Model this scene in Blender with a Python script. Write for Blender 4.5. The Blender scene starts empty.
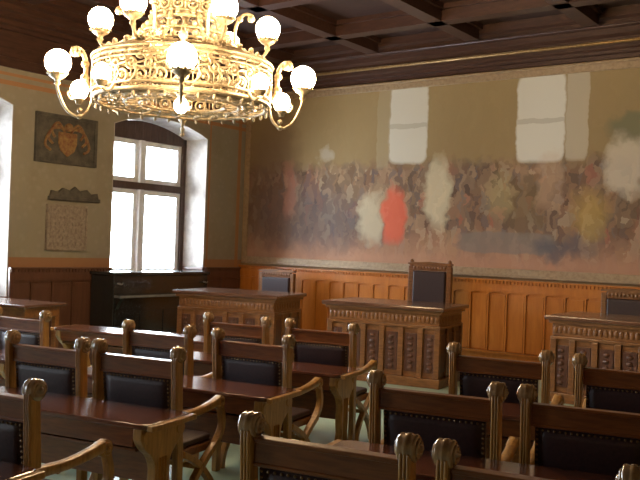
import bpy, math, random
from math import sin, cos, pi, radians, sqrt
from mathutils import Vector, Matrix
random.seed(7)
SC = bpy.context.scene
COL = SC.collection

# ------------------------------------------------------------------ materials
def nmat(name):
    m = bpy.data.materials.new(name); m.use_nodes = True
    nt = m.node_tree
    return m, nt, nt.nodes['Principled BSDF']

def add(nt, kind, **kw):
    n = nt.nodes.new(kind)
    for k, v in kw.items(): setattr(n, k, v)
    return n

def ramp(nt, fac, stops):
    r = add(nt, 'ShaderNodeValToRGB')
    e = r.color_ramp.elements
    while len(e) < len(stops): e.new(0.5)
    for el, (p, c) in zip(e, stops):
        el.position = p; el.color = (*c, 1)
    nt.links.new(fac, r.inputs['Fac'])
    return r.outputs['Color']

def coords(nt, scale=(1, 1, 1), rot=(0, 0, 0)):
    t = add(nt, 'ShaderNodeTexCoord'); mp = add(nt, 'ShaderNodeMapping')
    mp.inputs['Scale'].default_value = scale; mp.inputs['Rotation'].default_value = rot
    nt.links.new(t.outputs['Object'], mp.inputs['Vector'])
    return mp.outputs['Vector']

def noise(nt, vec, scale, detail=4, rough=.55, dist=0):
    n = add(nt, 'ShaderNodeTexNoise')
    n.inputs['Scale'].default_value = scale; n.inputs['Detail'].default_value = detail
    n.inputs['Roughness'].default_value = rough; n.inputs['Distortion'].default_value = dist
    nt.links.new(vec, n.inputs['Vector'])
    return n.outputs['Fac']

def bump(nt, bs, h, strength=.2, dist=.01):
    b = add(nt, 'ShaderNodeBump')
    b.inputs['Strength'].default_value = strength; b.inputs['Distance'].default_value = dist
    nt.links.new(h, b.inputs['Height']); nt.links.new(b.outputs['Normal'], bs.inputs['Normal'])

def wood(name, dark, light, rough=.35, stretch=(14, 14, 1.6), coat=0.0):
    m, nt, bs = nmat(name)
    v = coords(nt, stretch)
    f = noise(nt, v, 3.0, 6, .6, .6)
    c = ramp(nt, f, [(.3, dark), (.7, light)])
    nt.links.new(c, bs.inputs['Base Color'])
    bs.inputs['Roughness'].default_value = rough
    bs.inputs['Coat Weight'].default_value = coat
    bs.inputs['Coat Roughness'].default_value = .15
    bump(nt, bs, f, .12, .004)
    return m

def speckle(name, a, b, scale=40, rough=.5, metal=0.0, bstr=.15):
    m, nt, bs = nmat(name)
    f = noise(nt, coords(nt), scale, 5, .6)
    nt.links.new(ramp(nt, f, [(.35, a), (.65, b)]), bs.inputs['Base Color'])
    bs.inputs['Roughness'].default_value = rough; bs.inputs['Metallic'].default_value = metal
    bump(nt, bs, f, bstr, .004)
    return m

def emit(name, col, strength):
    m, nt, bs = nmat(name)
    v = coords(nt)
    f = noise(nt, v, 6, 2)
    c = ramp(nt, f, [(.2, tuple(x*.96 for x in col)), (.8, col)])
    bs.inputs['Base Color'].default_value = (.9, .88, .8, 1)
    nt.links.new(c, bs.inputs['Emission Color'])
    bs.inputs['Emission Strength'].default_value = strength
    return m

OAK = wood('carved_oak', (.25, .115, .026), (.50, .265, .066), .34, (16, 16, 2), .15)
OAKTIP = wood('polished_oak_scroll', (.20, .11, .045), (.38, .23, .10), .16, (16, 16, 2), 1.0)
DARKW = wood('dark_stained_wood', (.105, .030, .008), (.22, .072, .017), .30, (2, 16, 16), .12)
DESKTOP = wood('polished_dark_desktop', (.075, .022, .012), (.165, .056, .026), .17, (2, 18, 18), .5)
JUDGE = wood('brown_oak_desk', (.13, .048, .013), (.27, .115, .033), .36, (3, 14, 14), .2)
JUDGEP = wood('carved_dark_panel', (.05, .018, .01), (.13, .045, .018), .42, (12, 12, 3))
JTOP = wood('brown_desk_top', (.085, .034, .018), (.16, .070, .038), .25, (2, 14, 14), .5)
LEATHER = speckle('dark_leather', (.020, .007, .008), (.036, .012, .013), 60, .48, 0, .25)
BRASSN = speckle('dull_nail_brass', (.16, .10, .05), (.24, .16, .08), 30, .4, .8)
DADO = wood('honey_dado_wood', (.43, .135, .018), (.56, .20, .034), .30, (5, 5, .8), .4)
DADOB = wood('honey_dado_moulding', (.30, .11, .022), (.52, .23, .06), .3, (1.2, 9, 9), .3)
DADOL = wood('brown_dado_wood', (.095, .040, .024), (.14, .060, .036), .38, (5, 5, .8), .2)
CEILW = wood('dark_ceiling_wood', (.026, .011, .009), (.052, .022, .016), .5, (2, 9, 9))
CEILB = wood('ceiling_beam_wood', (.038, .016, .011), (.075, .032, .021), .45, (2, 9, 9))
CORN = wood('cornice_wood', (.040, .018, .013), (.085, .038, .024), .4, (1.5, 12, 12))
GILT = speckle('cornice_gilding', (.20, .11, .035), (.32, .19, .06), 25, .4, .5)
FRAMEW = speckle('dull_gilt_frame', (.27, .18, .10), (.37, .26, .15), 18, .5, .1)
GOLD = speckle('gilded_brass', (.25, .195, .12), (.44, .355, .23), 30, .42, .4)
GLOBE = emit('lit_opal_globe', (1.0, .70, .38), 40)
BULB = emit('lit_small_bulb', (1.0, .72, .42), 34)
CABW = wood('blackened_cabinet_wood', (.012, .013, .014), (.028, .029, .031), .22, (2, 14, 14), .5)
PLASTER = speckle('pale_reveal_plaster', (.36, .31, .28), (.56, .52, .48), 5, .7, 0, .05)
WINF = wood('brown_window_frame', (.050, .030, .024), (.095, .058, .046), .4, (14, 14, 2))
WINW = speckle('white_window_paint', (.66, .68, .70), (.78, .80, .82), 12, .45, 0, .03)
BOARD = speckle('dark_painted_board', (.055, .052, .045), (.12, .105, .085), 9, .6)
SHIELD = speckle('faded_red_gold', (.20, .075, .04), (.33, .21, .08), 22, .6)
STONE = speckle('carved_tablet', (.22, .17, .14), (.34, .28, .23), 24, .7)
INK = speckle('tablet_marks', (.46, .41, .36), (.55, .50, .44), 20, .7)

def floor_mat():
    m, nt, bs = nmat('mint_floor')
    v = coords(nt)
    f = noise(nt, v, 2.2, 6, .6)
    nt.links.new(ramp(nt, f, [(.3, (.32, .46, .36)), (.7, (.44, .58, .47))]), bs.inputs['Base Color'])
    bs.inputs['Roughness'].default_value = .28
    bump(nt, bs, noise(nt, v, 90, 2), .05, .002)
    return m
FLOOR = floor_mat()

def wall_mat(name, base, blotch, stripe_axis, stripes):
    """aged painted plaster with mottled stencil work and thin painted border bands"""
    m, nt, bs = nmat(name)
    v = coords(nt)
    f = noise(nt, v, 1.7, 6, .65, .4)
    c = ramp(nt, f, [(.25, base[0]), (.5, base[1]), (.75, base[2])])
    vo = add(nt, 'ShaderNodeTexVoronoi'); vo.inputs['Scale'].default_value = 9
    nt.links.new(v, vo.inputs['Vector'])
    mr = add(nt, 'ShaderNodeMapRange'); mr.inputs['From Min'].default_value = .12; mr.inputs['From Max'].default_value = .42
    mr.inputs['To Min'].default_value = .55; mr.inputs['To Max'].default_value = 0
    nt.links.new(vo.outputs['Distance'], mr.inputs['Value'])
    mx = add(nt, 'ShaderNodeMixRGB'); nt.links.new(mr.outputs['Result'], mx.inputs['Fac'])
    nt.links.new(c, mx.inputs['Color1']); mx.inputs['Color2'].default_value = (*blotch, 1)
    out = mx.outputs['Color']
    sp = add(nt, 'ShaderNodeSeparateXYZ'); nt.links.new(v, sp.inputs['Vector'])
    for ax, a, b, col in stripes:
        g = add(nt, 'ShaderNodeMath', operation='GREATER_THAN'); g.inputs[1].default_value = a
        l = add(nt, 'ShaderNodeMath', operation='LESS_THAN'); l.inputs[1].default_value = b
        nt.links.new(sp.outputs[ax], g.inputs[0]); nt.links.new(sp.outputs[ax], l.inputs[0])
        mu = add(nt, 'ShaderNodeMath', operation='MULTIPLY')
        nt.links.new(g.outputs[0], mu.inputs[0]); nt.links.new(l.outputs[0], mu.inputs[1])
        sc = add(nt, 'ShaderNodeMath', operation='MULTIPLY'); sc.inputs[1].default_value = .8
        nt.links.new(mu.outputs[0], sc.inputs[0])
        m2 = add(nt, 'ShaderNodeMixRGB'); nt.links.new(sc.outputs[0], m2.inputs['Fac'])
        nt.links.new(out, m2.inputs['Color1']); m2.inputs['Color2'].default_value = (*col, 1)
        out = m2.outputs['Color']
    nt.links.new(out, bs.inputs['Base Color'])
    bs.inputs['Roughness'].default_value = .7
    return m

XL, YB, XR, YF, ZC = -9.58, 10.9, 3.2, -4.2, 4.66
ORANGE = (.40, .17, .06)
WALL_L = wall_mat('painted_plaster_left', [(.25, .215, .16), (.29, .255, .195), (.27, .245, .205)], (.33, .29, .235), 0,
    [('Z', 1.17, 1.30, (.34, .15, .06)), ('Z', 3.50, 3.56, ORANGE), ('Z', 3.62, 3.66, ORANGE),
     ('Y', 10.72, 10.8, ORANGE), ('Y', 10.02, 10.06, ORANGE)])
WALL_B = wall_mat('painted_plaster_back', [(.28, .17, .07), (.34, .21, .09), (.28, .19, .10)], (.36, .25, .10), 0, [])

def mural_mat():
    """aged canvas: loose abstract dabs of colour, brown above, crowded and dark in the middle, rosy tan below"""
    m, nt, bs = nmat('mural_paint')
    v = coords(nt)
    def warp(scale, amt):
        n1 = add(nt, 'ShaderNodeTexNoise'); n1.inputs['Scale'].default_value = scale; n1.inputs['Detail'].default_value = 4
        nt.links.new(v, n1.inputs['Vector'])
        sub = add(nt, 'ShaderNodeVectorMath', operation='SUBTRACT'); sub.inputs[1].default_value = (.5, .5, .5)
        nt.links.new(n1.outputs['Color'], sub.inputs[0])
        sc = add(nt, 'ShaderNodeVectorMath', operation='SCALE'); sc.inputs['Scale'].default_value = amt
        nt.links.new(sub.outputs['Vector'], sc.inputs[0])
        ad = add(nt, 'ShaderNodeVectorMath', operation='ADD')
        nt.links.new(v, ad.inputs[0]); nt.links.new(sc.outputs['Vector'], ad.inputs[1])
        return ad.outputs['Vector']
    dv = warp(5.0, .36); rv = warp(7, .07)
    sp = add(nt, 'ShaderNodeSeparateXYZ'); nt.links.new(dv, sp.inputs['Vector'])
    mr = add(nt, 'ShaderNodeMapRange'); mr.inputs['From Min'].default_value = 1.3; mr.inputs['From Max'].default_value = 4.05
    nt.links.new(sp.outputs['Z'], mr.inputs['Value'])
    base = ramp(nt, mr.outputs['Result'], [(.0, (.46, .25, .16)), (.15, (.44, .235, .15)), (.25, (.20, .12, .07)), (.52, (.18, .115, .065)), (.60, (.29, .205, .095)), (1.0, (.33, .235, .11))])
    out = base
    def mix(fac, a, b):
        k = add(nt, 'ShaderNodeMixRGB')
        if isinstance(fac, float): k.inputs['Fac'].default_value = fac
        else: nt.links.new(fac, k.inputs['Fac'])
        nt.links.new(a, k.inputs['Color1'])
        if isinstance(b, tuple): k.inputs['Color2'].default_value = (*b, 1)
        else: nt.links.new(b, k.inputs['Color2'])
        return k.outputs['Color']
    for scale, amt, stops in (
        (3.2, .62, [(.0, (.08, .05, .04)), (.2, (.26, .14, .08)), (.4, (.12, .095, .085)), (.55, (.33, .21, .10)), (.7, (.15, .085, .055)), (.85, (.38, .28, .17)), (1.0, (.32, .11, .07))]),
        (8.5, .55, [(.0, (.06, .04, .035)), (.2, (.30, .17, .10)), (.35, (.10, .07, .06)), (.5, (.40, .27, .17)), (.65, (.16, .10, .06)), (.8, (.13, .12, .13)), (.92, (.46, .36, .24)), (1.0, (.36, .12, .08))])):
        vo = add(nt, 'ShaderNodeTexVoronoi'); vo.inputs['Scale'].default_value = scale
        vo.feature = 'F1'
        sq = add(nt, 'ShaderNodeMapping'); sq.inputs['Scale'].default_value = (1.5, 1, .62)
        nt.links.new(dv, sq.inputs['Vector']); nt.links.new(sq.outputs['Vector'], vo.inputs['Vector'])
        s3 = add(nt, 'ShaderNodeSeparateXYZ'); nt.links.new(vo.outputs['Color'], s3.inputs['Vector'])
        dab = ramp(nt, s3.outputs['X'], stops)
        band = ramp(nt, mr.outputs['Result'], [(.06, (.08,)*3), (.2, (amt,)*3), (.52, (amt,)*3), (.60, (.03,)*3)])
        out = mix(band, out, dab)
    blobs = [  # loose patches of colour: x, z, rx, rz, colour, strength, roundness (2 = oval, 8 = boxy)
        (-8.1, 2.0, 1.2, .5, (.12, .095, .10), .6, 2), (-9.0, 2.6, .6, 1.2, (.13, .07, .045), .6, 2),
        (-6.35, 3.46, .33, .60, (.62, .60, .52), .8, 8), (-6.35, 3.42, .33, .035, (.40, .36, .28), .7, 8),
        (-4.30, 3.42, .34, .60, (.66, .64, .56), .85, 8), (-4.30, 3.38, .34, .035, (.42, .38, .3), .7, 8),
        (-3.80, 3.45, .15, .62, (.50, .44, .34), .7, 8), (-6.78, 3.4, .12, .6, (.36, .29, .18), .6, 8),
        (-5.82, 2.40, .20, .50, (.62, .55, .38), .7, 3), (-6.98, 2.05, .22, .38, (.55, .48, .34), .75, 3),
        (-6.55, 2.08, .19, .40, (.66, .13, .07), .85, 3), (-8.55, 2.5, .13, .42, (.46, .20, .13), .45, 3),
        (-4.75, 1.72, .72, .15, (.22, .18, .155), .75, 5), (-4.5, 2.25, .28, .36, (.17, .115, .055), .6, 2),
        (-3.6, 2.1, .24, .3, (.48, .32, .09), .6, 2), (-3.95, 1.68, .38, .14, (.08, .09, .115), .65, 2),
        (-3.15, 2.75, .26, .38, (.62, .54, .42), .7, 3), (-4.15, 2.55, .17, .36, (.50, .33, .21), .5, 2),
        (-4.85, 2.4, .18, .3, (.37, .30, .14), .5, 2), (-3.1, 3.25, .3, .16, (.11, .14, .09), .55, 2),
        (-7.86, 3.05, .14, .12, (.52, .48, .42), .45, 2), (-2.5, 2.2, .4, .6, (.3, .2, .1), .5, 2)]
    for x, z, rx, rz, col, st, pw in blobs:
        a = add(nt, 'ShaderNodeVectorMath', operation='SUBTRACT'); a.inputs[1].default_value = (x, 0, z)
        nt.links.new(rv if pw > 4 else dv, a.inputs[0])
        b = add(nt, 'ShaderNodeVectorMath', operation='MULTIPLY'); b.inputs[1].default_value = (1/rx, 0, 1/rz)
        nt.links.new(a.outputs['Vector'], b.inputs[0])
        c = add(nt, 'ShaderNodeSeparateXYZ'); nt.links.new(b.outputs['Vector'], c.inputs['Vector'])
        p = []
        for ax in 'XZ':
            ab = add(nt, 'ShaderNodeMath', operation='ABSOLUTE'); nt.links.new(c.outputs[ax], ab.inputs[0])
            po = add(nt, 'ShaderNodeMath', operation='POWER'); po.inputs[1].default_value = pw; nt.links.new(ab.outputs[0], po.inputs[0]); p.append(po)
        su = add(nt, 'ShaderNodeMath', operation='ADD'); nt.links.new(p[0].outputs[0], su.inputs[0]); nt.links.new(p[1].outputs[0], su.inputs[1])
        r = add(nt, 'ShaderNodeMapRange'); r.inputs['From Min'].default_value = .6 if pw > 4 else .3; r.inputs['From Max'].default_value = 1.3 if pw > 4 else 1.7
        r.inputs['To Min'].default_value = st; r.inputs['To Max'].default_value = 0
        nt.links.new(su.outputs[0], r.inputs['Value'])
        out = mix(r.outputs['Result'], out, col)
    nt.links.new(out, bs.inputs['Base Color'])
    bs.inputs['Roughness'].default_value = .75
    bs.inputs['Specular IOR Level'].default_value = .2
    return m
MURAL = mural_mat()

def glass_mat():
    m = bpy.data.materials.new('window_glass'); m.use_nodes = True
    nt = m.node_tree; nt.nodes.remove(nt.nodes['Principled BSDF'])
    o = nt.nodes['Material Output']
    t = add(nt, 'ShaderNodeBsdfTransparent'); t.inputs['Color'].default_value = (.96, .98, 1, 1)
    g = add(nt, 'ShaderNodeBsdfGlossy'); g.inputs['Roughness'].default_value = .03
    f = add(nt, 'ShaderNodeFresnel'); f.inputs['IOR'].default_value = 1.35
    mx = add(nt, 'ShaderNodeMixShader')
    nt.links.new(f.outputs[0], mx.inputs[0]); nt.links.new(t.outputs[0], mx.inputs[1]); nt.links.new(g.outputs[0], mx.inputs[2])
    nt.links.new(mx.outputs[0], o.inputs['Surface'])
    return m
GLASS = glass_mat()

# ------------------------------------------------------------------ mesh builder
class MB:
    def __init__(s): s.v = []; s.f = []; s.sm = []
    def face(s, idx, smooth=False): s.f.append(tuple(idx)); s.sm.append(smooth)
    def box(s, x0, x1, y0, y1, z0, z1, M=None):
        b = len(s.v)
        for z in (z0, z1):
            for y in (y0, y1):
                for x in (x0, x1):
                    p = Vector((x, y, z)); s.v.append(M @ p if M else p)
        for q in ((0, 2, 3, 1), (4, 5, 7, 6), (0, 1, 5, 4), (2, 6, 7, 3), (0, 4, 6, 2), (1, 3, 7, 5)):
            s.face([b+i for i in q])
        return s
    def prism(s, outline, axis, a, b, smooth=False):
        """outline in the plane across `axis`: 'x'->(y,z), 'y'->(x,z), 'z'->(x,y); counter-clockwise or not, caps are n-gons"""
        n = len(outline); k = len(s.v)
        def P(p, t):
            return Vector((t, p[0], p[1])) if axis == 'x' else Vector((p[0], t, p[1])) if axis == 'y' else Vector((p[0], p[1], t))
        area = sum(outline[i][0]*outline[(i+1) % n][1]-outline[(i+1) % n][0]*outline[i][1] for i in range(n))
        flip = (area < 0) != (axis == 'y')
        for t in (a, b): s.v += [P(p, t) for p in outline]
        lo = [k+i for i in range(n)]; hi = [k+n+i for i in range(n)]
        s.face(lo if flip else lo[::-1]); s.face(hi[::-1] if flip else hi)
        for i in range(n):
            j = (i+1) % n
            q = [k+i, k+j, k+n+j, k+n+i]
            s.face(q[::-1] if flip else q, smooth)
        return s
    def sweep(s, pts, shape, up=Vector((1, 0, 0)), smooth=True, closed=False):
        """sweep a closed 2D shape [(a,b)] along pts; a runs along `up`, b across it; scale per point by a 4th value"""
        n = len(pts); m = len(shape); k = len(s.v)
        P = [Vector(p[:3]) for p in pts]
        for i in range(n):
            t = (P[(i+1) % n]-P[i-1]) if closed else (P[min(i+1, n-1)]-P[max(i-1, 0)])
            t.normalize()
            u = up - t*up.dot(t)
            if u.length < 1e-4: u = Vector((0, 0, 1)) - t*t.z
            if u.length < 1e-4: u = Vector((0, 1, 0))
            u.normalize(); w = t.cross(u)
            r = pts[i][3] if len(pts[i]) > 3 else 1
            for a, b in shape: s.v.append(P[i]+u*(a*r)+w*(b*r))
        for i in range(n if closed else n-1):
            j = (i+1) % n
            for q in range(m):
                e = (q+1) % m
                s.face([k+i*m+q, k+i*m+e, k+j*m+e, k+j*m+q], smooth)
        if not closed:
            s.face([k+q for q in range(m)][::-1]); s.face([k+(n-1)*m+q for q in range(m)])
        return s
    def tube(s, pts, r, seg=8, up=Vector((1, 0, 0)), closed=False):
        return s.sweep(pts, [(r*cos(2*pi*i/seg), r*sin(2*pi*i/seg)) for i in range(seg)], up, True, closed)
    def lathe(s, prof, seg=20, M=None, cap=True):
        """prof [(r,h)] round local z"""
        k = len(s.v); n = len(prof)
        for r, h in prof:
            for i in range(seg):
                p = Vector((r*cos(2*pi*i/seg), r*sin(2*pi*i/seg), h)); s.v.append(M @ p if M else p)
        for a in range(n-1):
            for i in range(seg):
                j = (i+1) % seg
                s.face([k+a*seg+i, k+a*seg+j, k+(a+1)*seg+j, k+(a+1)*seg+i], True)
        if cap:
            s.face([k+i for i in range(seg)][::-1]); s.face([k+(n-1)*seg+i for i in range(seg)])
        return s
    def ball(s, c, r, seg=12, ring=8, sq=(1, 1, 1)):
        prof = [(max(1e-4, r*sin(pi*i/ring)), -r*cos(pi*i/ring)) for i in range(ring+1)]
        M = Matrix.Translation(c) @ Matrix.Diagonal((*sq, 1))
        return s.lathe(prof, seg, M, False)
    def cyl(s, p0, p1, r, seg=14):
        p0 = Vector(p0); d = Vector(p1)-p0
        M = Matrix.Translation(p0) @ d.to_track_quat('Z', 'Y').to_matrix().to_4x4()
        return s.lathe([(r, 0), (r, d.length)], seg, M)
    def build(s, name, mat, parent=None, bevel=0, loc=None):
        me = bpy.data.meshes.new(name)
        me.from_pydata([tuple(v) for v in s.v], [], s.f)
        me.polygons.foreach_set('use_smooth', s.sm)
        me.materials.append(mat); me.update()
        o = bpy.data.objects.new(name, me); COL.objects.link(o)
        if parent: o.parent = parent
        if loc: o.location = loc
        if bevel:
            b = o.modifiers.new('bevel', 'BEVEL'); b.width = bevel; b.segments = 2; b.limit_method = 'ANGLE'; b.angle_limit = radians(40)
        return o

def empty(name, loc=(0, 0, 0), rz=0):
    o = bpy.data.objects.new(name, None); COL.objects.link(o)
    o.location = loc; o.rotation_euler = (0, 0, rz); o.empty_display_size = .1
    return o
def tag(o, label=None, cat=None, group=None, kind=None):
    if label: o['label'] = label
    if cat: o['category'] = cat
    if group: o['group'] = group
    if kind: o['kind'] = kind
    return o
def struct(o): o['kind'] = 'structure'; return o
def copy_tree(o, parent=None):
    c = o.copy(); COL.objects.link(c)
    if parent: c.parent = parent
    for ch in list(o.children): copy_tree(ch, c)
    return c
def arc(cx, cy, r, a0, a1, n):
    return [(cx+r*cos(radians(a0+(a1-a0)*i/n)), cy+r*sin(radians(a0+(a1-a0)*i/n))) for i in range(n+1)]
def spline(pts, n=6):
    """Catmull-Rom through pts (any dimension)"""
    out = []; P = [pts[0]]+list(pts)+[pts[-1]]
    for i in range(1, len(P)-2):
        for k in range(n):
            t = k/n
            out.append(tuple(.5*(2*b+(c-a)*t+(2*a-5*b+4*c-d)*t*t+(3*b-3*c+d-a)*t**3) for a, b, c, d in zip(P[i-1], P[i], P[i+1], P[i+2])))
    out.append(tuple(pts[-1])); return out

# ------------------------------------------------------------------ the room
WT = .62                                   # depth of the window niches
struct(MB().box(XL-.8, XR+.3, YF-.3, YB+.3, -.12, 0).build('floor', FLOOR))
struct(MB().box(XL-.8, XR+.3, YF-.3, YB+.3, ZC, ZC+.15).build('ceiling', CEILW))
struct(MB().box(XL-.8, XR+.3, YB, YB+.25, 0, ZC).build('wall_back', WALL_B))
struct(MB().box(XR, XR+.25, YF, YB, 0, ZC).build('wall_right', WALL_B))
struct(MB().box(XL-.8, XR+.3, YF-.25, YF, 0, ZC).build('wall_front', WALL_B))
WINS = [(8.03, 9.97, .95), (4.44, 6.38, .78), (.85, 2.79, .78), (-2.74, -.8, .78)]
HEAD, RISE = 3.26, .2
wl = MB()
edges = [YF]
for a, b, z in sorted(WINS): edges += [a, b]
edges.append(YB)
for i in range(0, len(edges), 2): wl.box(XL-WT, XL, edges[i], edges[i+1], 0, ZC)
def arch_z(t): return HEAD + RISE*(1-(2*t-1)**2)
for a, b, z in WINS:
    wl.box(XL-WT, XL, a, b, 0, z)
    N = 12
    for k in range(N):
        y0, y1 = a+(b-a)*k/N, a+(b-a)*(k+1)/N
        wl.prism([(y0, arch_z(k/N)), (y1, arch_z((k+1)/N)), (y1, ZC), (y0, ZC)], 'x', XL-WT, XL)
struct(wl.build('wall_left', WALL_L))

def window(i, a, b, zs):
    w = struct(empty('window_%d' % i, (XL, a, zs)))
    W = b-a; zh = HEAD-zs
    lo = MB()                              # pale plaster lining of the niche, two jambs and the arched head
    lo.box(-WT, .004, 0, .012, .0, zh); lo.box(-WT, .004, W-.012, W, .0, zh)
    for k in range(12):
        y0, y1 = W*k/12, W*(k+1)/12
        z0, z1 = arch_z(k/12)-zs, arch_z((k+1)/12)-zs
        lo.prism([(y0, z0-.012), (y1, z1-.012), (y1, z1-.001), (y0, z0-.001)], 'x', -WT, .004)
    lo.build('reveal', PLASTER, w)
    sl = MB().box(-WT, .05, .0, W, -.03, .015)
    sl.build('sill', DADOL, w, .006)
    if i == 1: MB().box(-.44, .03, W-.05, W-.012, 1.12-zs, 1.17-zs).build('reveal_moulding', DADOL, w, .006)
    x0 = -.46                              # inner brown frame with mullion and transom
    fr = MB(); t = .09
    fr.box(x0-.09, x0, .012, t, .015, zh); fr.box(x0-.09, x0, W-t, W-.012, .015, zh)
    fr.box(x0-.09, x0, t, W-t, .015, .10)
    for k in range(12):
        y0, y1 = .012+(W-.024)*k/12, .012+(W-.024)*(k+1)/12
        z0, z1 = arch_z(k/12)-zs-.02, arch_z((k+1)/12)-zs-.02
        fr.prism([(y0, zh-.12), (y1, zh-.12), (y1, z1), (y0, z0)], 'x', x0-.09, x0)
    fr.build('frame', WINF, w, .008)
    zt = 2.42-zs
    MB().box(x0-.10, x0+.02, t, W-t, zt-.055, zt+.055).build('transom', WINF, w, .01)
    MB().box(x0-.10, x0+.015, W/2-.045, W/2+.045, .10, zh-.12).build('mullion', WINW, w, .01)
    for (ya, yb) in ((t, W/2-.045), (W/2+.045, W-t)):
        for (za, zb) in ((.10, zt-.055), (zt+.055, zh-.12)):
            c = MB(); q = .075
            xa, xb = x0-.085, x0-.04
            c.box(xa, xb, ya, ya+q, za, zb); c.box(xa, xb, yb-q, yb, za, zb)
            c.box(xa, xb, ya+q, yb-q, za, za+q); c.box(xa, xb, ya+q, yb-q, zb-q, zb)
            cs = c.build('casement', WINW, w, .006)
            MB().box(x0-.066, x0-.060, ya+q, yb-q, za+q, zb-q).build('pane', GLASS, cs)
    w['label'] = 'tall arched window in a deep pale niche'
    return w
for i, (a, b, z) in enumerate(WINS): window(i+1, a, b, z)

# panelled dado along the back wall and left wall
def dado(name, L, top, mat, bmat, place, gaps=(), pitch=.27, base=0.0):
    """built along local x with the wall at y=0 and the room towards -y"""
    m = MB()
    m.box(0, L, -.03, 0, base, top-.16)
    m.box(0, L, -.09 if L > 5 else -.055, 0, base, base+.19); m.box(0, L, -.11 if L > 5 else -.065, 0, base+.19, base+.22)
    m.box(0, L, -.05, 0, top-.16, top-.085); m.box(0, L, -.075, 0, top-.022, top)
    m.box(0, L, -.045, 0, top-.085, top-.022)
    n = int(L/pitch)
    for k in range(n+1):
        x = L*k/n; m.box(max(0, x-.012), min(L, x+.012), -.058, -.03, base+.22, top-.16)
    for k in range(n):
        xa, xb = L*k/n+.024, L*(k+1)/n-.024
        m.box(xa, xb, -.046, -.03, base+.235, top-.215)
        m.prism([(xa-.012, top-.16), (xb+.012, top-.16), (xb+.012, top-.20), (xb-.02, top-.185), ((xa+xb)/2, top-.172), (xa+.02, top-.185), (xa-.012, top-.20)], 'y', -.056, -.03)
    nd = int(L/.052)
    for k in range(nd):
        x = L*(k+.5)/nd; m.box(x-.014, x+.014, -.064, -.045, top-.062, top-.022)
    o = m.build(name, mat)
    o.location, o.rotation_euler = place
    return struct(o)
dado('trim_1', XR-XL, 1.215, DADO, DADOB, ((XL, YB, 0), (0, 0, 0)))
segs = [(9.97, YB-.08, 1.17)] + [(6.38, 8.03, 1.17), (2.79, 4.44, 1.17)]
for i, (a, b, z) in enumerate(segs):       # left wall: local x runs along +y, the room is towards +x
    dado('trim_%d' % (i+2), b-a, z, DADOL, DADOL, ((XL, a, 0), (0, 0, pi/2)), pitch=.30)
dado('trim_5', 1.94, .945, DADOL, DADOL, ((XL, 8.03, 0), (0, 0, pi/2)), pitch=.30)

# stepped cornice under the ceiling (back and left wall)
def cornice(name, L, prof, mat, place):
    m = MB(); m.prism(prof, 'x', 0, L)
    o = m.build(name, mat); o.location, o.rotation_euler = place
    return struct(o)
PROF = [(0, 4.12), (-.05, 4.12), (-.05, 4.17), (-.10, 4.18), (-.10, 4.22), (-.14, 4.24), (-.14, 4.29), (-.22, 4.31), (-.22, 4.35), (-.28, 4.38), (-.28, 4.45), (-.38, 4.47), (-.38, 4.53), (-.46, 4.55), (-.46, 4.66), (0, 4.66)]
PROFL = [(0, 3.72), (-.03, 3.72), (-.03, 3.84)] + [(-.05, 3.84), (-.05, 4.17)] + PROF[3:]
cornice('trim_6', XR-XL, PROF, CORN, ((XL, YB, 0), (0, 0, 0)))
cornice('trim_7', YB-YF-.46, PROFL, CORN, ((XL, YF, 0), (0, 0, pi/2)))
struct(MB().cyl((XL+.2, YB-.235, 4.29), (XR, YB-.235, 4.29), .022, 8).build('trim_8', GILT))
struct(MB().cyl((XL+.3, YB-.40, 4.455), (XR, YB-.40, 4.455), .014, 8).build('trim_9', CORN))
# coffered ceiling beams
bm_ = MB()
for k in range(8):
    x = XL+1.2+1.62*k; bm_.box(x-.10, x+.10, YF, YB-.46, ZC-.20, ZC)
for k in range(9):
    y = YB-1.45-1.62*k; bm_.box(XL+.46, XR, y-.10, y+.10, ZC-.20, ZC)
    bm_.box(XL+.46, XR, y-.15, y+.15, ZC-.06, ZC)
for k in range(8):
    x = XL+1.2+1.62*k; bm_.box(x-.15, x+.15, YF, YB-.46, ZC-.06, ZC)
struct(bm_.build('trim_10', CEILB))

# ------------------------------------------------------------------ the mural
mu = tag(empty('mural', (0, 0, 0)), 'huge framed painting in muted browns, reds and creams covering the back wall', 'painting')
MX0, MX1, MZ0, MZ1 = -9.52, -1.6, 1.245, 4.10
MB().box(MX0+.08, MX1-.08, YB-.03, YB, MZ0+.10, MZ1-.10).build('canvas', MURAL, mu)
fr = MB()
for z0, z1 in ((MZ0, MZ0+.12), (MZ1-.12, MZ1)):
    fr.box(MX0, MX1, YB-.06, YB, z0, z1)
    zc = z0 if z0 < 2 else z1-.035
    fr.box(MX0, MX1, YB-.085, YB-.06, zc, zc+.035)
fr.box(MX0, MX0+.09, YB-.06, YB, MZ0+.12, MZ1-.12); fr.box(MX1-.12, MX1, YB-.06, YB, MZ0+.12, MZ1-.12)
fr.build('frame', FRAMEW, mu, .008)

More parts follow.
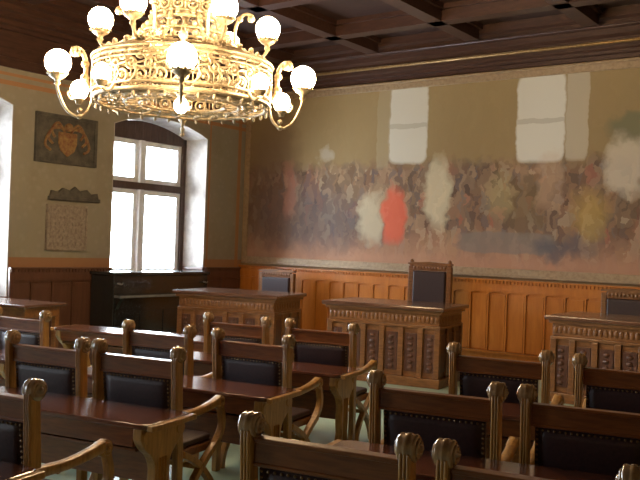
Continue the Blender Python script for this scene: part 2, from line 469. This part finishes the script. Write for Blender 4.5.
# ------------------------------------------------------------------ plaques on the left wall
ca = tag(empty('heraldic_panel', (XL+.004, 7.2, 2.9)), 'dark square panel with a faded red and gold shield high on the left wall', 'plaque')
MB().box(0, .03, -.50, .50, -.33, .33).build('board', BOARD, ca, .006)
rim = MB()
rim.box(.03, .05, -.50, .50, .29, .33); rim.box(.03, .05, -.50, .50, -.33, -.27); rim.box(.03, .05, -.50, -.45, -.27, .29); rim.box(.03, .05, .45, .50, -.27, .29)
rim.build('rim', BOARD, ca, .004)
sh = [(-.15, .10), (.15, .10), (.15, -.05), (.11, -.15), (0, -.23), (-.11, -.15), (-.15, -.05)]
so = MB().prism(sh, 'x', .03, .055).build('shield', SHIELD, ca, .008)
cr = MB()
for s in (-1, 1):                          # leafy mantling curling either side of the shield
    for k in range(3):
        a = spline([(0, s*.05, .10+.03*k), (0, s*(.16+.05*k), .22-.05*k), (0, s*(.26+.05*k), .12-.10*k), (0, s*(.21+.03*k), .02-.09*k)], 5)
        cr.tube([(p[0]+.045, p[1], p[2]) for p in a], .018, 6)
cr.ball((.06, 0, .17), .06)
cr.build('mantling', SHIELD, ca)

tb = tag(empty('carved_tablet', (XL+.004, 7.25, 1.40)), 'grey tablet with rows of worn unreadable marks on the left wall below the shield panel', 'plaque')
mk = MB().box(0, .035, -.33, .33, 0, .62)
for r in range(6):
    z = .54-.09*r; y = -.27
    while y < .24:
        w = random.uniform(.02, .07)
        mk.box(.030, .043, y, min(y+w, .27), z-.022, z+.022); y += w+.022
mk.build('slab', STONE, tb)
rm = MB()
rm.box(.035, .05, -.33, .33, .59, .62); rm.box(.035, .05, -.33, .33, 0, .03); rm.box(.035, .05, -.33, -.30, .03, .59); rm.box(.035, .05, .30, .33, .03, .59)
rm.build('rim', STONE, tb, .004)
cs = tag(empty('carved_cresting', (XL+.004, 7.36, 2.08)), 'dark carved cresting fixed to the left wall just above the grey tablet', 'wall carving')
MB().box(0, .06, -.42, .42, 0, .05).build('ledge', BOARD, cs, .006)
cb = MB()
cb.prism([(-.40, .05), (.40, .05), (.38, .13), (.27, .11), (.2, .17), (.08, .14), (0, .20), (-.08, .14), (-.2, .17), (-.27, .11), (-.38, .13)], 'x', 0, .045)
cb.build('crest', BOARD, cs, .006)

# ------------------------------------------------------------------ dark cabinet under the window
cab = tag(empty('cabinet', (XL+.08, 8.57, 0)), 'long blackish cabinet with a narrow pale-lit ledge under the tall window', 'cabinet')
MB().box(0, .48, -.92, .92, .06, 1.08).build('body', CABW, cab, .008)
MB().box(-.005, .51, -.95, .95, 1.08, 1.125).build('top', CABW, cab, .008)
MB().box(.03, .45, -.88, .88, 0, .06).build('plinth', CABW, cab)
MB().box(.48, .62, -.91, .91, .775, .81).build('ledge', speckle('glare_toned_ledge', (.13, .14, .155), (.19, .20, .22), 14, .25), cab, .008)  # window reflection along the ledge is put into its colour as paler grey
for y in (-.86, .86):
    MB().prism([(.48, .775), (.60, .775), (.58, .74), (.54, .70), (.50, .62), (.48, .60)], 'y', y-.03, y+.03).build('bracket', CABW, cab, .005)
for y in (-.84, .84):
    k = MB(); k.cyl((.48, y, .97), (.52, y, .97), .012); k.tube(spline([(.515, y-.05, .975), (.54, y, .96), (.515, y+.05, .975)], 5), .009, 6)
    k.build('handle', speckle('worn_steel', (.4, .4, .4), (.55, .55, .55), 20, .3, .9) if y < 0 else bpy.data.materials['worn_steel'], cab)
for j in range(4):
    y0 = -.89+.45*j
    MB().box(.48, .492, y0, y0+.43, .12, .58).build('door', CABW, cab, .006)

# ------------------------------------------------------------------ council chair
def rosette(mb, x, y, z, r, side):
    M = Matrix.Translation((x, y, z)) @ Matrix.Rotation(side*pi/2, 4, 'Y')
    mb.lathe([(r, 0), (r, .006), (r*.8, .011), (r*.62, .006), (r*.45, .006), (r*.4, .014), (.002, .02)], 14, M)
def make_chair():
    root = empty('council_chair')
    for s in (-1, 1):
        x = s*.28
        p = MB()
        out = [(.055, 0), (.05, .40), (.032, .62), (.012, .93), (-.04, .955), (-.045, .90), (-.028, .62), (-.004, .40), (.0, 0)]
        p.prism(out, 'x', x-.020, x+.020)
        for dx in (-.012, 0, .012):       # three flutes up the back
            p.tube([(x+dx, -.003, .42), (x+dx, -.030, .62), (x+dx, -.046, .90), (x+dx, -.046, .94)], .006, 6)
        post = p.build('post', OAK, root, .004)
        q = MB()
        prof = [(.026, -.031), (.043, -.029), (.047, -.022), (.043, -.012), (.048, -.005), (.048, .005), (.043, .012), (.047, .022), (.043, .029), (.026, .031)]
        q.lathe(prof, 18, Matrix.Translation((x, -.004, .953)) @ Matrix.Rotation(pi/2, 4, 'Y'))
        rosette(q, x+.029, -.004, .953, .032, 1); rosette(q, x-.029, -.004, .953, .032, -1)
        q.build('scroll', OAKTIP, post)
        # armrest running through past the post, ending in a rosette scroll
        a = MB()
        path = spline([(x+s*.006, -.05, .600, 1), (x+s*.006, .06, .600, 1), (x+s*.006, .20, .598, .95), (x+s*.004, .36, .612, 1), (x+s*.002, .47, .632, 1.12)], 5)
        a.sweep(path, [(-.024, -.016), (-.018, -.022), (.018, -.022), (.024, -.016), (.024, .016), (.018, .022), (-.018, .022), (-.024, .016)])
        ar = a.build('armrest', OAK, root)
        r = MB(); r.cyl((x-.022, .485, .616), (x+.022, .485, .616), .042, 16)
        rosette(r, x+.020, .485, .616, .032, 1); rosette(r, x-.020, .485, .616, .032, -1)
        r.build('arm_scroll', OAK, ar)
        rec = [(-.021, -.019), (.021, -.019), (.021, .019), (-.021, .019)]
        MB().sweep(spline([(x+s*.002, .50, .590), (x+s*.004, .525, .50), (x+s*.004, .505, .43), (x+s*.004, .44, .365)], 6), rec, smooth=False).build('arm_support', OAK, root, .004)
        MB().sweep(spline([(x+s*.004, .47, .38), (x+s*.004, .33, .30), (x+s*.004, .20, .20), (x+s*.004, .12, .10), (x+s*.004, .10, 0)], 6), rec, smooth=False).build('leg', OAK, root, .004)
        MB().sweep(spline([(x+s*.002, .06, .375), (x+s*.002, .22, .30), (x+s*.002, .35, .20), (x+s*.002, .44, .10), (x+s*.002, .48, 0)], 6), rec, smooth=False).build('leg', OAK, root, .004)
    t = MB(); t.box(-.256, .256, -.020, .018, .815, .905); t.box(-.256, .256, -.030, .026, .897, .915); t.box(-.256, .256, -.026, .02, .812, .827)
    t.build('top_rail', DARKW, root, .005)
    b = MB()                               # padded leather back, leaning with the posts, slightly pillowed
    N = 8
    def ly(z): return .036-.045*((z-.42)/.38)
    for side in (-1, 1):
        k = len(b.v)
        for i in range(N+1):
            for j in range(N+1):
                u, w = i/N, j/N; puff = .022*(1-(2*u-1)**4)*(1-(2*w-1)**4)
                x = -.235+.47*u; z = .44+.37*w
                b.v.append(Vector((x, ly(z)+side*(.010+puff*(.5 if side < 0 else 1)), z)))
        for i in range(N):
            for j in range(N):
                q = [k+i*(N+1)+j, k+(i+1)*(N+1)+j, k+(i+1)*(N+1)+j+1, k+i*(N+1)+j+1]
                b.face(q if side < 0 else q[::-1], True)
    k1 = (N+1)**2
    ring = [i*(N+1) for i in range(N+1)] + [N*(N+1)+j for j in range(1, N+1)] + [i*(N+1)+N for i in range(N-1, -1, -1)] + [j for j in range(N-1, 0, -1)]
    for i in range(len(ring)):
        a_, c_ = ring[i], ring[(i+1) % len(ring)]
        b.face([a_, k1+a_, k1+c_, c_])
    b.build('back_panel', LEATHER, root)
    nl = MB()
    for k in range(19):
        x = -.225+.025*k; nl.ball((x, ly(.80)-.013, .80), .006, 6, 4)
    for k in range(15):
        for s in (-1, 1): nl.ball((s*.225, ly(.45+.0235*k)-.013, .45+.0235*k), .006, 6, 4)
    nl.build('nail_trim', BRASSN, root)
    MB().box(-.256, .256, .015, .05, .39, .445).build('lower_rail', DARKW, root, .005)
    MB().box(-.258, .258, .056, .47, .335, .385).build('seat_frame', DARKW, root, .006)
    st = MB(); st.prism([(-.245, .06), (.245, .06), (.245, .46), (.2, .485), (-.2, .485), (-.245, .46)], 'z', .386, .425)
    st.build('seat', LEATHER, root, .014)
    MB().cyl((-.27, .29, .255), (.27, .29, .255), .016, 10).build('stretcher', OAK, root)
    for o in root.children_recursive:       # keep the depth of the seat within the row pitch
        for v in o.data.vertices:
            if v.co.y > .1: v.co.y = .1+(v.co.y-.1)*.90
    return root

CH = [  # x, y, rotation in degrees, label
    (-3.29, 2.11, 10, 'carved oak council chair at the lower left corner, nearest the camera in the left block'),
    (-3.69, 3.33, 11, 'dark-backed council chair at the aisle end of the second left row, armrest over the aisle'),
    (-4.35, 3.19, 11, 'dark-backed council chair touching the left side of the aisle-end chair in the second left row'),
    (-5.98, 4.12, 8, 'lone council chair at the left edge with the brown table behind it'),
    (-4.50, 4.25, 8, 'council chair behind the second left row, its light scroll beside the pale-lit table end'),
    (-3.71, 4.37, 9, 'council chair with wide dark back, third row, armrest beside the pale floor patch'),
    (-4.66, 5.28, 11, 'small council chair tucked right in front of the left judge desk'),
    (-3.92, 5.46, 11, 'council chair standing before the left end of the central judge desk'),
    (-1.645, 2.345, 10, 'council chair in the middle foreground, brown rail cut by the bottom of the photo'),
    (-.95, 2.46, 10, 'council chair in the bottom right corner, closest to the camera on the right'),
    (-1.885, 3.57, 12, 'council chair one row beyond the foreground rail, with nail-studded dark back, left of two'),
    (-1.20, 3.74, 12, 'council chair at the right edge of the photo with broad nail-studded dark back'),
    (-2.20, 5.015, 10, 'council chair just right of the central judge desk, before the bright orange panelling'),
    (-1.43, 5.13, 10, 'council chair at the right edge directly in front of the right judge desk'),
]
proto = make_chair()
for i, (x, y, r, lab) in enumerate(CH):
    o = proto if i == 0 else copy_tree(proto)
    o.location = (x, y, 0); o.rotation_euler = (0, 0, radians(r))
    if i in (8, 10, 12): o.scale.x = 1.06   # the aisle chairs of the right block are a little wider
    tag(o, lab, 'chair', 'carved council chairs set in rows')

# ------------------------------------------------------------------ long writing desks attached behind the chair rows
def make_desk(L, loc, rz, label, legs=None):
    d = empty('writing_desk', loc, radians(rz)); tag(d, label, 'desk', 'long writing desks between the chair rows')
    h = L/2
    ro = .06
    out = [(h-ro+ro*cos(radians(a)), -.21+ro+ro*sin(radians(a))) for a in range(-90, 1, 15)] + [(h-ro+ro*cos(radians(a)), .21-ro+ro*sin(radians(a))) for a in range(0, 91, 15)]
    out += [(-x, y) for x, y in out[::-1]]
    MB().prism(out, 'z', .635, .662).build('desk_top', DESKTOP, d, .007)
    MB().box(-h+.10, h-.10, -.185, -.165, .535, .634).build('apron', DARKW, d, .004)
    MB().box(-h+.10, h-.10, .13, .15, .26, .634).build('modesty_panel', DARKW, d, .004)
    MB().box(-h+.10, h-.10, -.16, .13, .505, .52).build('book_shelf', DARKW, d, .003)
    for s in (-1, 1):
        MB().sweep(spline([(s*(h+.012), -.20, .645), (s*(h+.016), 0, .645), (s*(h+.012), .20, .645)], 4), [(-.018, -.014), (.018, -.014), (.018, .016), (-.018, .016)], smooth=False).build('end_rail', OAK, d, .005)
        right = [(.05, .20), (.065, .30), (.06, .40), (.09, .47), (.15, .52), (.19, .575), (.19, .634)]
        foot = [(.20, 0), (.20, .04), (.15, .075), (.08, .11)]
        side = spline(foot, 2)+spline(right, 3)
        outl = [(-y, z) for y, z in side[::-1]]
        outl = side + outl
        t = MB().prism(outl, 'x', s*(h-.07)-.028, s*(h-.07)+.028)
        lg = t.build('trestle', OAK, d, .006)
        sc = MB()
        for y in (-.15, .15): sc.cyl((s*(h-.07)-.036, y, .585), (s*(h-.07)+.036, y, .585), .034, 14)
        for dy in (-.025, 0, .025): sc.tube([(s*(h-.07)+.030, dy, .14), (s*(h-.07)+.030, dy, .46)], .007, 6)
        sc.build('carving', OAK, lg)
    return d
def row_desk(cx, cy, r, left, right, label, back=.30):
    """spans from `left` to `right` (m along the row from the chair at cx,cy), right behind the chair backs"""
    a = radians(r); m = (left+right)/2
    x = cx+m*cos(a)+back*sin(a); y = cy+m*sin(a)-back*cos(a)
    return make_desk(right-left, (x, y, 0), r, label)
row_desk(-3.29, 2.11, 10, -1.0, .42, 'writing desk at the lower left corner, only its oak end rail showing')
row_desk(-3.69, 3.33, 11, -1.02, .45, 'polished dark desk behind the second left row, trestle end facing the aisle')
row_desk(-3.71, 4.37, 9, -1.22, .42, 'polished dark writing desk behind the third row, ending beside the pale floor patch')
row_desk(-5.98, 4.12, 8, -.95, .42, 'dark writing desk at the left edge behind the lone council chair')
row_desk(-3.92, 5.46, 11, -1.15, .40, 'writing desk behind the two chairs that stand before the judge desks')
row_desk(-6.45, 6.02, 11, -.9, 1.02, 'dark desk with white window glare on its top, farthest left, no chairs before it')
row_desk(-1.89, 3.57, 12, -.42, 1.25, 'dark writing desk running along the right block just beyond the foreground rail')
row_desk(-2.215, 5.01, 10, -.40, 1.35, 'dark writing desk in the right block, second from the camera, backing the farther chairs')

tbl = tag(empty('side_table', (-8.50, 5.70, 0), radians(11)), 'plain brown table with pale-lit top at the left edge beyond the lone chair', 'table')
MB().box(-.60, .55, -.33, .33, .80, .83).build('table_top', JTOP, tbl, .008)
ap = MB().box(-.53, .48, -.27, -.25, .68, .80); ap.box(-.53, .48, .25, .27, .68, .80); ap.box(-.55, -.53, -.27, .27, .68, .80); ap.box(.48, .50, -.27, .27, .68, .80)
ap.build('apron', JUDGE, tbl, .004)
for x in (-.52, .47):
    for y in (-.24, .24): MB().box(x-.03, x+.03, y-.03, y+.03, 0, .69).build('leg', JUDGE, tbl, .006)

# ------------------------------------------------------------------ judge desks
def make_judge():
    d = empty('judge_desk')
    W, D = 1.5, .90                        # local x along the front, front face at y=0 towards -y
    h = W/2
    MB().box(-h-.02, h+.02, -.02, D+.02, 0, .10).build('plinth', JUDGE, d, .008)
    MB().box(-h+.03, h-.03, .03, D-.03, .10, .64).build('body', JUDGE, d, .004)
    n = 6; bw = W/n
    for k in range(n+1):
        x = max(-h+.035, min(h-.035, -h+bw*k)); w = .035
        MB().box(x-w, x+w, .0, .03, .10, .64).build('pilaster', JUDGE, d, .006)
    for k in range(n):
        xa, xb = -h+bw*k+.045, -h+bw*(k+1)-.045
        p = MB(); p.box(xa, xb, .016, .03, .16, .58)
        for j in range(6):                 # low carved boss pattern
            z = .20+.065*j; p.ball(((xa+xb)/2, .016, z), .03, 8, 6, (1.3, .4, .8))
        p.build('front_panel', JUDGEP, d, .004)
    for s in (-1, 1):
        for k in range(4):
            y = .035+(D-.07)*k/3
            MB().box(min(s*h, s*(h-.03)), max(s*h, s*(h-.03)), y-.03, y+.03, .10, .64).build('side_stile', JUDGE, d, .006)
        for k in range(3):
            y0, y1 = .065+(D-.07)*k/3+.01, .005+(D-.07)*(k+1)/3-.01
            MB().box(min(s*(h-.014), s*(h-.03)), max(s*(h-.014), s*(h-.03)), y0, y1, .16, .58).build('side_panel', JUDGEP, d, .004)
    f = MB(); f.box(-h, h, 0, D, .64, .67); f.box(-h+.015, h-.015, .015, D-.015, .67, .80); f.box(-h-.02, h+.02, -.02, D+.02, .80, .835)
    fz = f.build('frieze', JUDGE, d, .006)
    g = MB()
    for k in range(26):
        x = -h+.05+(W-.10)*k/25; g.ball((x, .013, .735), .026, 8, 6, (1.0, .22, 1.5))
    for s in (-1, 1):
        for k in range(15):
            y = .06+(D-.12)*k/14; g.ball((s*(h-.013), y, .735), .026, 8, 6, (.22, 1.0, 1.5))
    g.build('frieze_carving', JUDGE, fz)
    MB().box(-h-.06, h+.06, -.06, D+.05, .835, .88).build('desk_top', JTOP, d, .012)
    return d
jd = make_judge()
JD = [((-6.22, 8.64), (-4.67, 8.885), 9, 'carved brown judge desk in the centre, in front of the tall-backed chair'),
      ((-8.53, 8.27), (-6.97, 8.52), 14, 'carved brown judge desk at left beside the long blackish cabinet'),
      ((-3.5, 9.16), (-1.95, 9.12), 0, 'carved brown judge desk at the right edge of the photo')]
for i, (a, b, r, lab) in enumerate(JD):
    o = jd if i == 0 else copy_tree(jd)
    a_ = radians(r)                        # a is the front-left corner of the top
    ux, uy = cos(a_), sin(a_)
    o.location = (.96*(a[0]+ux*.81-uy*.06), .96*(a[1]+uy*.81+ux*.06), 0); o.rotation_euler = (0, 0, a_); o.scale = (.96, .96, 1.06)
    tag(o, lab, 'desk', 'carved judge desks below the painting')

# ------------------------------------------------------------------ chairs behind the judge desks
def make_throne(H, W, label, loc, rz, finial=True):
    t = empty('high_back_chair', loc, rz); tag(t, label, 'chair')
    h = W/2                                # faces -y, back at y=+.25
    for s in (-1, 1):
        p = MB(); p.box(s*h-.035, s*h+.035, .22, .29, 0, H-.09)
        p.build('post', JUDGE, t, .008)
        if finial:
            f = MB(); f.lathe([(.03, 0), (.034, .02), (.018, .03), (.03, .055), (.026, .08), (.004, .095)], 12, Matrix.Translation((s*h, .255, H-.09)))
            f.build('finial', JUDGE, t)
        MB().box(s*h-.03, s*h+.03, -.24, -.18, 0, .66).build('leg', JUDGE, t, .008)
        MB().sweep(spline([(s*h, .22, .68), (s*h, 0, .665), (s*h, -.2, .68), (s*h, -.27, .67)], 4), [(-.03, -.02), (.03, -.02), (.03, .02), (-.03, .02)], smooth=False).build('armrest', JUDGE, t, .006)
    r = MB(); r.box(-h+.035, h-.035, .225, .285, H-.15, H-.07)
    r.prism([(-h-.04, H-.07), (h+.04, H-.07), (h+.04, H-.045), (.0, H-.025), (-h-.04, H-.045)], 'y', .21, .30)
    for k in range(11): r.ball((-h+.06+(W-.12)*k/10, .222, H-.11), .02, 8, 6, (1, .5, 1.3))
    r.build('top_rail', JUDGE, t, .005)
    MB().box(-h+.04, h-.04, .20, .27, .56, H-.155).build('back_panel', LEATHER, t, .02)
    MB().box(-h+.03, h-.03, .235, .28, .50, .56).build('lower_rail', JUDGE, t, .005)
    MB().box(-h+.03, h-.03, -.21, .235, .38, .43).build('seat_frame', JUDGE, t, .006)
    MB().box(-h+.03, h-.03, -.23, .22, .43, .48).build('seat', LEATHER, t, .018)
    return t
make_throne(1.45, .56, 'tall-backed leather chair with corner finials behind the central judge desk', (-5.53, 10.0, 0), radians(6))
make_throne(1.22, .60, 'lower leather chair behind the left judge desk, under the painting', (-8.36, 10.15, 0), radians(4), False)
make_throne(1.22, .60, 'lower leather chair behind the right judge desk at the photo edge', (-3.0, 10.42, 0), radians(0), False)

# ------------------------------------------------------------------ chandelier
CX, CY = -4.93, 4.82
ch = tag(empty('chandelier', (CX, CY, 2.4), radians(45)), 'gilded openwork chandelier with lit globe lamps hanging over the left rows', 'chandelier')
def Z(z): return z-2.4
def circle(r, z, n=64): return [(r*cos(2*pi*i/n), r*sin(2*pi*i/n), Z(z)) for i in range(n)]
def polar(r, a, z): return (r*cos(a), r*sin(a), Z(z))
RD, ZB, ZT = .70, 2.70, 2.99
hb = MB()
for r, z, t in ((RD, ZB, .020), (RD+.01, ZB+.05, .010), (RD-.03, ZB-.02, .012)): hb.tube(circle(r, z), t, 8, Vector((0, 0, 1)), True)
hb.build('lower_hoop', GOLD, ch)
ht = MB()
for r, z, t in ((RD, ZT, .018), (RD+.01, ZT-.04, .010), (RD+.02, ZT+.03, .012)): ht.tube(circle(r, z), t, 8, Vector((0, 0, 1)), True)
ht.build('upper_hoop', GOLD, ch)
fb = MB()                                  # pierced scrollwork band between the hoops
NB = 28
for k in range(NB):
    a0 = 2*pi*k/NB; w = 2*pi/NB
    for row, (zc, rr) in enumerate(((ZB+.10, .044), (ZB+.185, .040), (ZB+.255, .034))):
        a = a0+(w/2 if row == 1 else 0)
        fb.tube([(*polar(RD, a+rr/RD*cos(t), zc+rr*sin(t)),) for t in [2*pi*i/14 for i in range(14)]], .011, 6, Vector((cos(a), sin(a), 0)), True)
        fb.ball(polar(RD+.006, a, zc), .018, 8, 6)
    S = [polar(RD+.012, a0+w*(u-.5), ZB+.05+.25*u2) for u, u2 in ((0, 0), (.35, .25), (.2, .5), (.8, .6), (.65, .85), (1, 1))]
    fb.tube(spline(S, 4), .009, 6, Vector((cos(a0), sin(a0), 0)))
    fb.tube([polar(RD, a0+w/2, ZB), polar(RD, a0+w/2, ZT)], .006, 6)
fb.build('pierced_band', GOLD, ch)
pd = MB().lathe([(.004, 0), (.016, -.02), (.010, -.025), (.014, -.035), (.003, -.052)][::-1], 8).build('pendant_drop', GOLD, ch)
for k in range(36):                        # fringe of small drops under the lower hoop
    o = pd if k == 0 else pd.copy()
    if k: COL.objects.link(o)
    o.location = polar(RD, 2*pi*k/36, ZB-.01)
us = MB()                                  # flat openwork underside
for r in (.58, .46, .34): us.tube(circle(r, ZB-.01, 48), .012, 6, Vector((0, 0, 1)), True)
for k in range(24):
    a = 2*pi*k/24
    us.tube(spline([polar(RD, a, ZB), polar(.60, a+.10, ZB-.02), polar(.48, a-.08, ZB-.01), polar(.34, a+.05, ZB-.01)], 4), .008, 6, Vector((0, 0, 1)))
    us.ball(polar(.52, a+.13, ZB-.01), .028, 8, 6, (1, 1, .5))
us.build('underside_tracery', GOLD, ch)
for k in range(8):                         # concave ribs sweeping up to the neck
    a = 2*pi*k/8+pi/8
    rb = MB(); pth = spline([polar(RD, a, ZT+.02), polar(.62, a, ZT+.06), polar(.48, a, ZT+.12), polar(.34, a, ZT+.24), polar(.27, a, ZT+.40)], 6)
    rb.tube(pth, .017, 8, Vector((-sin(a), cos(a), 0)))
    for j in range(2, len(pth)-1, 3):
        p = Vector(pth[j]); rb.ball(p+Vector((0, 0, .022)), .022, 8, 6)
        rb.ball(p+Vector((-sin(a)*.05, cos(a)*.05, .0)), .018, 8, 6); rb.ball(p-Vector((-sin(a)*.05, cos(a)*.05, .0)), .018, 8, 6)
    rb.build('crown_rib', GOLD, ch)
for r, z in ((.60, ZT+.085), (.46, ZT+.15), (.35, ZT+.25)):
    cr_ = MB(); cr_.tube(circle(r, z, 48), .010, 6, Vector((0, 0, 1)), True)
    for k in range(int(r*40)):
        a = 2*pi*k/int(r*40); cr_.ball(polar(r, a, z+.025), .021, 8, 6, (1, 1, 1.3))
    cr_.build('crown_ring', GOLD, ch)
nk = MB(); RU = .25                        # upper openwork drum
for z, t in ((3.36, .018), (3.40, .01), (3.62, .01), (3.66, .018)): nk.tube(circle(RU, z, 40), t, 8, Vector((0, 0, 1)), True)
for k in range(14):
    a0 = 2*pi*k/14; w = 2*pi/14
    for row, zc in enumerate((3.45, 3.51, 3.57)):
        a = a0+(w/2 if row % 2 else 0)
        nk.tube([polar(RU, a+.036/RU*cos(t), zc+.036*sin(t)) for t in [2*pi*i/12 for i in range(12)]], .010, 6, Vector((cos(a), sin(a), 0)), True)
        nk.ball(polar(RU+.004, a, zc), .014, 8, 6)
    nk.tube([polar(RU, a0+w/2, 3.36), polar(RU, a0+w/2, 3.66)], .007, 6)
nk.build('upper_drum', GOLD, ch)
st = MB(); st.lathe([(.03, Z(2.72)), (.05, Z(2.76)), (.03, Z(2.82)), (.024, Z(3.4)), (.05, Z(3.45)), (.03, Z(3.5)), (.022, Z(4.3)), (.05, Z(4.4)), (.03, Z(4.44)), (.12, Z(4.60)), (.14, Z(4.655))], 16)
for k in range(4):
    a = pi/2*k; st.tube([polar(.02, a, 3.66), polar(RU, a, 3.66)], .012, 6, Vector((0, 0, 1)))
    st.tube([polar(.02, a, 2.98), polar(RD, a, 2.98)], .012, 6, Vector((0, 0, 1)))
st.build('stem', GOLD, ch)
def globe(parent, a, r, z, R):
    c = MB(); M = Matrix.Translation(polar(r, a, z-R))
    c.lathe([(.018, -.075), (.026, -.06), (.018, -.045), (.03, -.03), (.062, -.010), (.075, .018), (.068, .02), (.05, .0)], 16, M, False)
    for j in range(10):
        b = 2*pi*j/10; c.ball(M @ Vector((.075*cos(b), .075*sin(b), .018)), .012, 6, 4)
    cup = c.build('lamp_cup', GOLD, parent)
    g = MB(); g.ball(polar(r, a, z), R, 24, 16); g.build('globe', GLOBE, parent)
def smallbulb(parent, a, r, z, R=.055):
    g = MB(); g.ball(polar(r, a, z), R, 16, 12, (1, 1, 1.15)); g.build('bulb', BULB, parent)
for k in range(4):                         # lower arms: C-scroll with globe and low bulb
    a = pi/2*k
    up = Vector((-sin(a), cos(a), 0))
    arm = MB(); near = (k == 3)
    zg = 2.87 if near else 2.97
    arm.tube(spline([polar(RD, a, ZB+.02), polar(.74, a, ZB-.10), polar(.82, a, ZB-.15), polar(.91, a, ZB-.09), polar(.97, a, ZB+.04), polar(.98, a, zg-.17)], 6), .012, 8, up)
    arm.tube(spline([polar(RD+.02, a, ZB+.06), polar(.76, a, ZB+.14), polar(.765, a, ZB+.28), polar(.80, a, ZB+.37), polar(.86, a, ZB+.39), polar(.87, a, ZB+.35), polar(.84, a, ZB+.34)], 6), .019, 8, up)
    for z in (.16, .27, .36): arm.ball(polar(.77+.06*(z > .3), a, ZB+z), .034, 10, 8)
    arm.tube(spline([polar(.80, a, ZB+.02), polar(.86, a, ZB-.02), polar(.90, a, ZB+.03), polar(.86, a, ZB+.06)], 5), .009, 6, up)
    for dz in (-.15, -.10): arm.ball(polar(.80, a, ZB+dz), .022, 8, 6)
    zb = 2.56 if near else 2.76
    if near: arm.tube([polar(.81, a, ZB+.10), polar(.81, a, zb+.08)], .016, 8)
    arm.lathe([(.03, .06), (.045, .045), (.03, .03), (.02, 0)][::-1], 10, Matrix.Translation(polar(.81, a, zb+.04 if near else zb-.115)))
    ao = arm.build('scroll_arm', GOLD, ch)
    globe(ao, a, .98, zg, .103)
    smallbulb(ao, a, .81, zb, .05 if near else .07)
for k in range(4):                         # small bulbs on the diagonals of the drum
    a = pi/2*k+pi/4
    b = MB(); b.tube(spline([polar(RD, a, ZB+.05), polar(.76, a, ZB-.02), polar(.82, a, ZB+.0)], 5), .011, 8, Vector((-sin(a), cos(a), 0)))
    b.lathe([(.02, 0), (.045, .03), (.05, .05)], 12, Matrix.Translation(polar(.82, a, ZB)), False)
    bo = b.build('bulb_bracket', GOLD, ch); smallbulb(bo, a, .82, ZB+.10, .065)
for k in range(6):                         # upper arms
    a = pi/3*k-.07
    u = MB(); up = Vector((-sin(a), cos(a), 0))
    u.tube(spline([polar(.42, a, ZT+.17), polar(.50, a, ZT+.10), polar(.60, a, ZT+.10), polar(.66, a, ZT+.16), polar(.67, a, 3.18)], 6), .013, 8, up)
    u.tube(spline([polar(.40, a, ZT+.18), polar(.41, a, ZT+.36), polar(.47, a, ZT+.46), polar(.54, a, ZT+.45), polar(.52, a, ZT+.41)], 6), .014, 8, up)
    u.ball(polar(.53, a, ZT+.43), .03, 10, 8); u.ball(polar(.44, a, ZT+.42), .026, 10, 8)
    uo = u.build('upper_arm', GOLD, ch); globe(uo, a, .67, 3.345, .10)

# ------------------------------------------------------------------ light and camera
w = bpy.data.worlds.new('overcast_sky'); SC.world = w; w.use_nodes = True
bg = w.node_tree.nodes['Background']; bg.inputs['Color'].default_value = (.86, .94, 1, 1); bg.inputs['Strength'].default_value = 11
for a, b, z in WINS:                       # sky portals in the window openings
    L = bpy.data.lights.new('sky_portal', 'AREA'); L.shape = 'RECTANGLE'; L.size = 2.6; L.size_y = b-a
    L.cycles.is_portal = True
    o = bpy.data.objects.new('sky_portal', L); COL.objects.link(o)
    o.location = (XL-WT-.02, (a+b)/2, (z+3.46)/2); o.rotation_euler = (0, -pi/2, 0)

cam = bpy.data.cameras.new('camera'); co = bpy.data.objects.new('camera', cam); COL.objects.link(co)
cam.sensor_fit = 'HORIZONTAL'; cam.sensor_width = 36; cam.lens = 840/640*36; cam.clip_start = .05
cam.shift_y = 5/640
phi, roll = radians(36), .036
Rv = Vector((cos(phi), sin(phi), 0)); Fv = Vector((-sin(phi), cos(phi), 0)); Uv = Vector((0, 0, 1))
right = Rv*cos(roll)+Uv*sin(roll); upv = Uv*cos(roll)-Rv*sin(roll)
M = Matrix((right, upv, -Fv)).transposed().to_4x4(); M.translation = (0, 0, 1.6)
co.matrix_world = M
SC.camera = co
SC.view_settings.view_transform = 'Standard'; SC.view_settings.look = 'None'
SC.view_settings.gamma = 1; SC.view_settings.use_curve_mapping = False
SC.view_settings.exposure = 1.75
SC.cycles.use_denoising = True
SC.cycles.max_bounces = 8; SC.cycles.diffuse_bounces = 4; SC.cycles.transparent_max_bounces = 12
SC.cycles.sample_clamp_indirect = 8
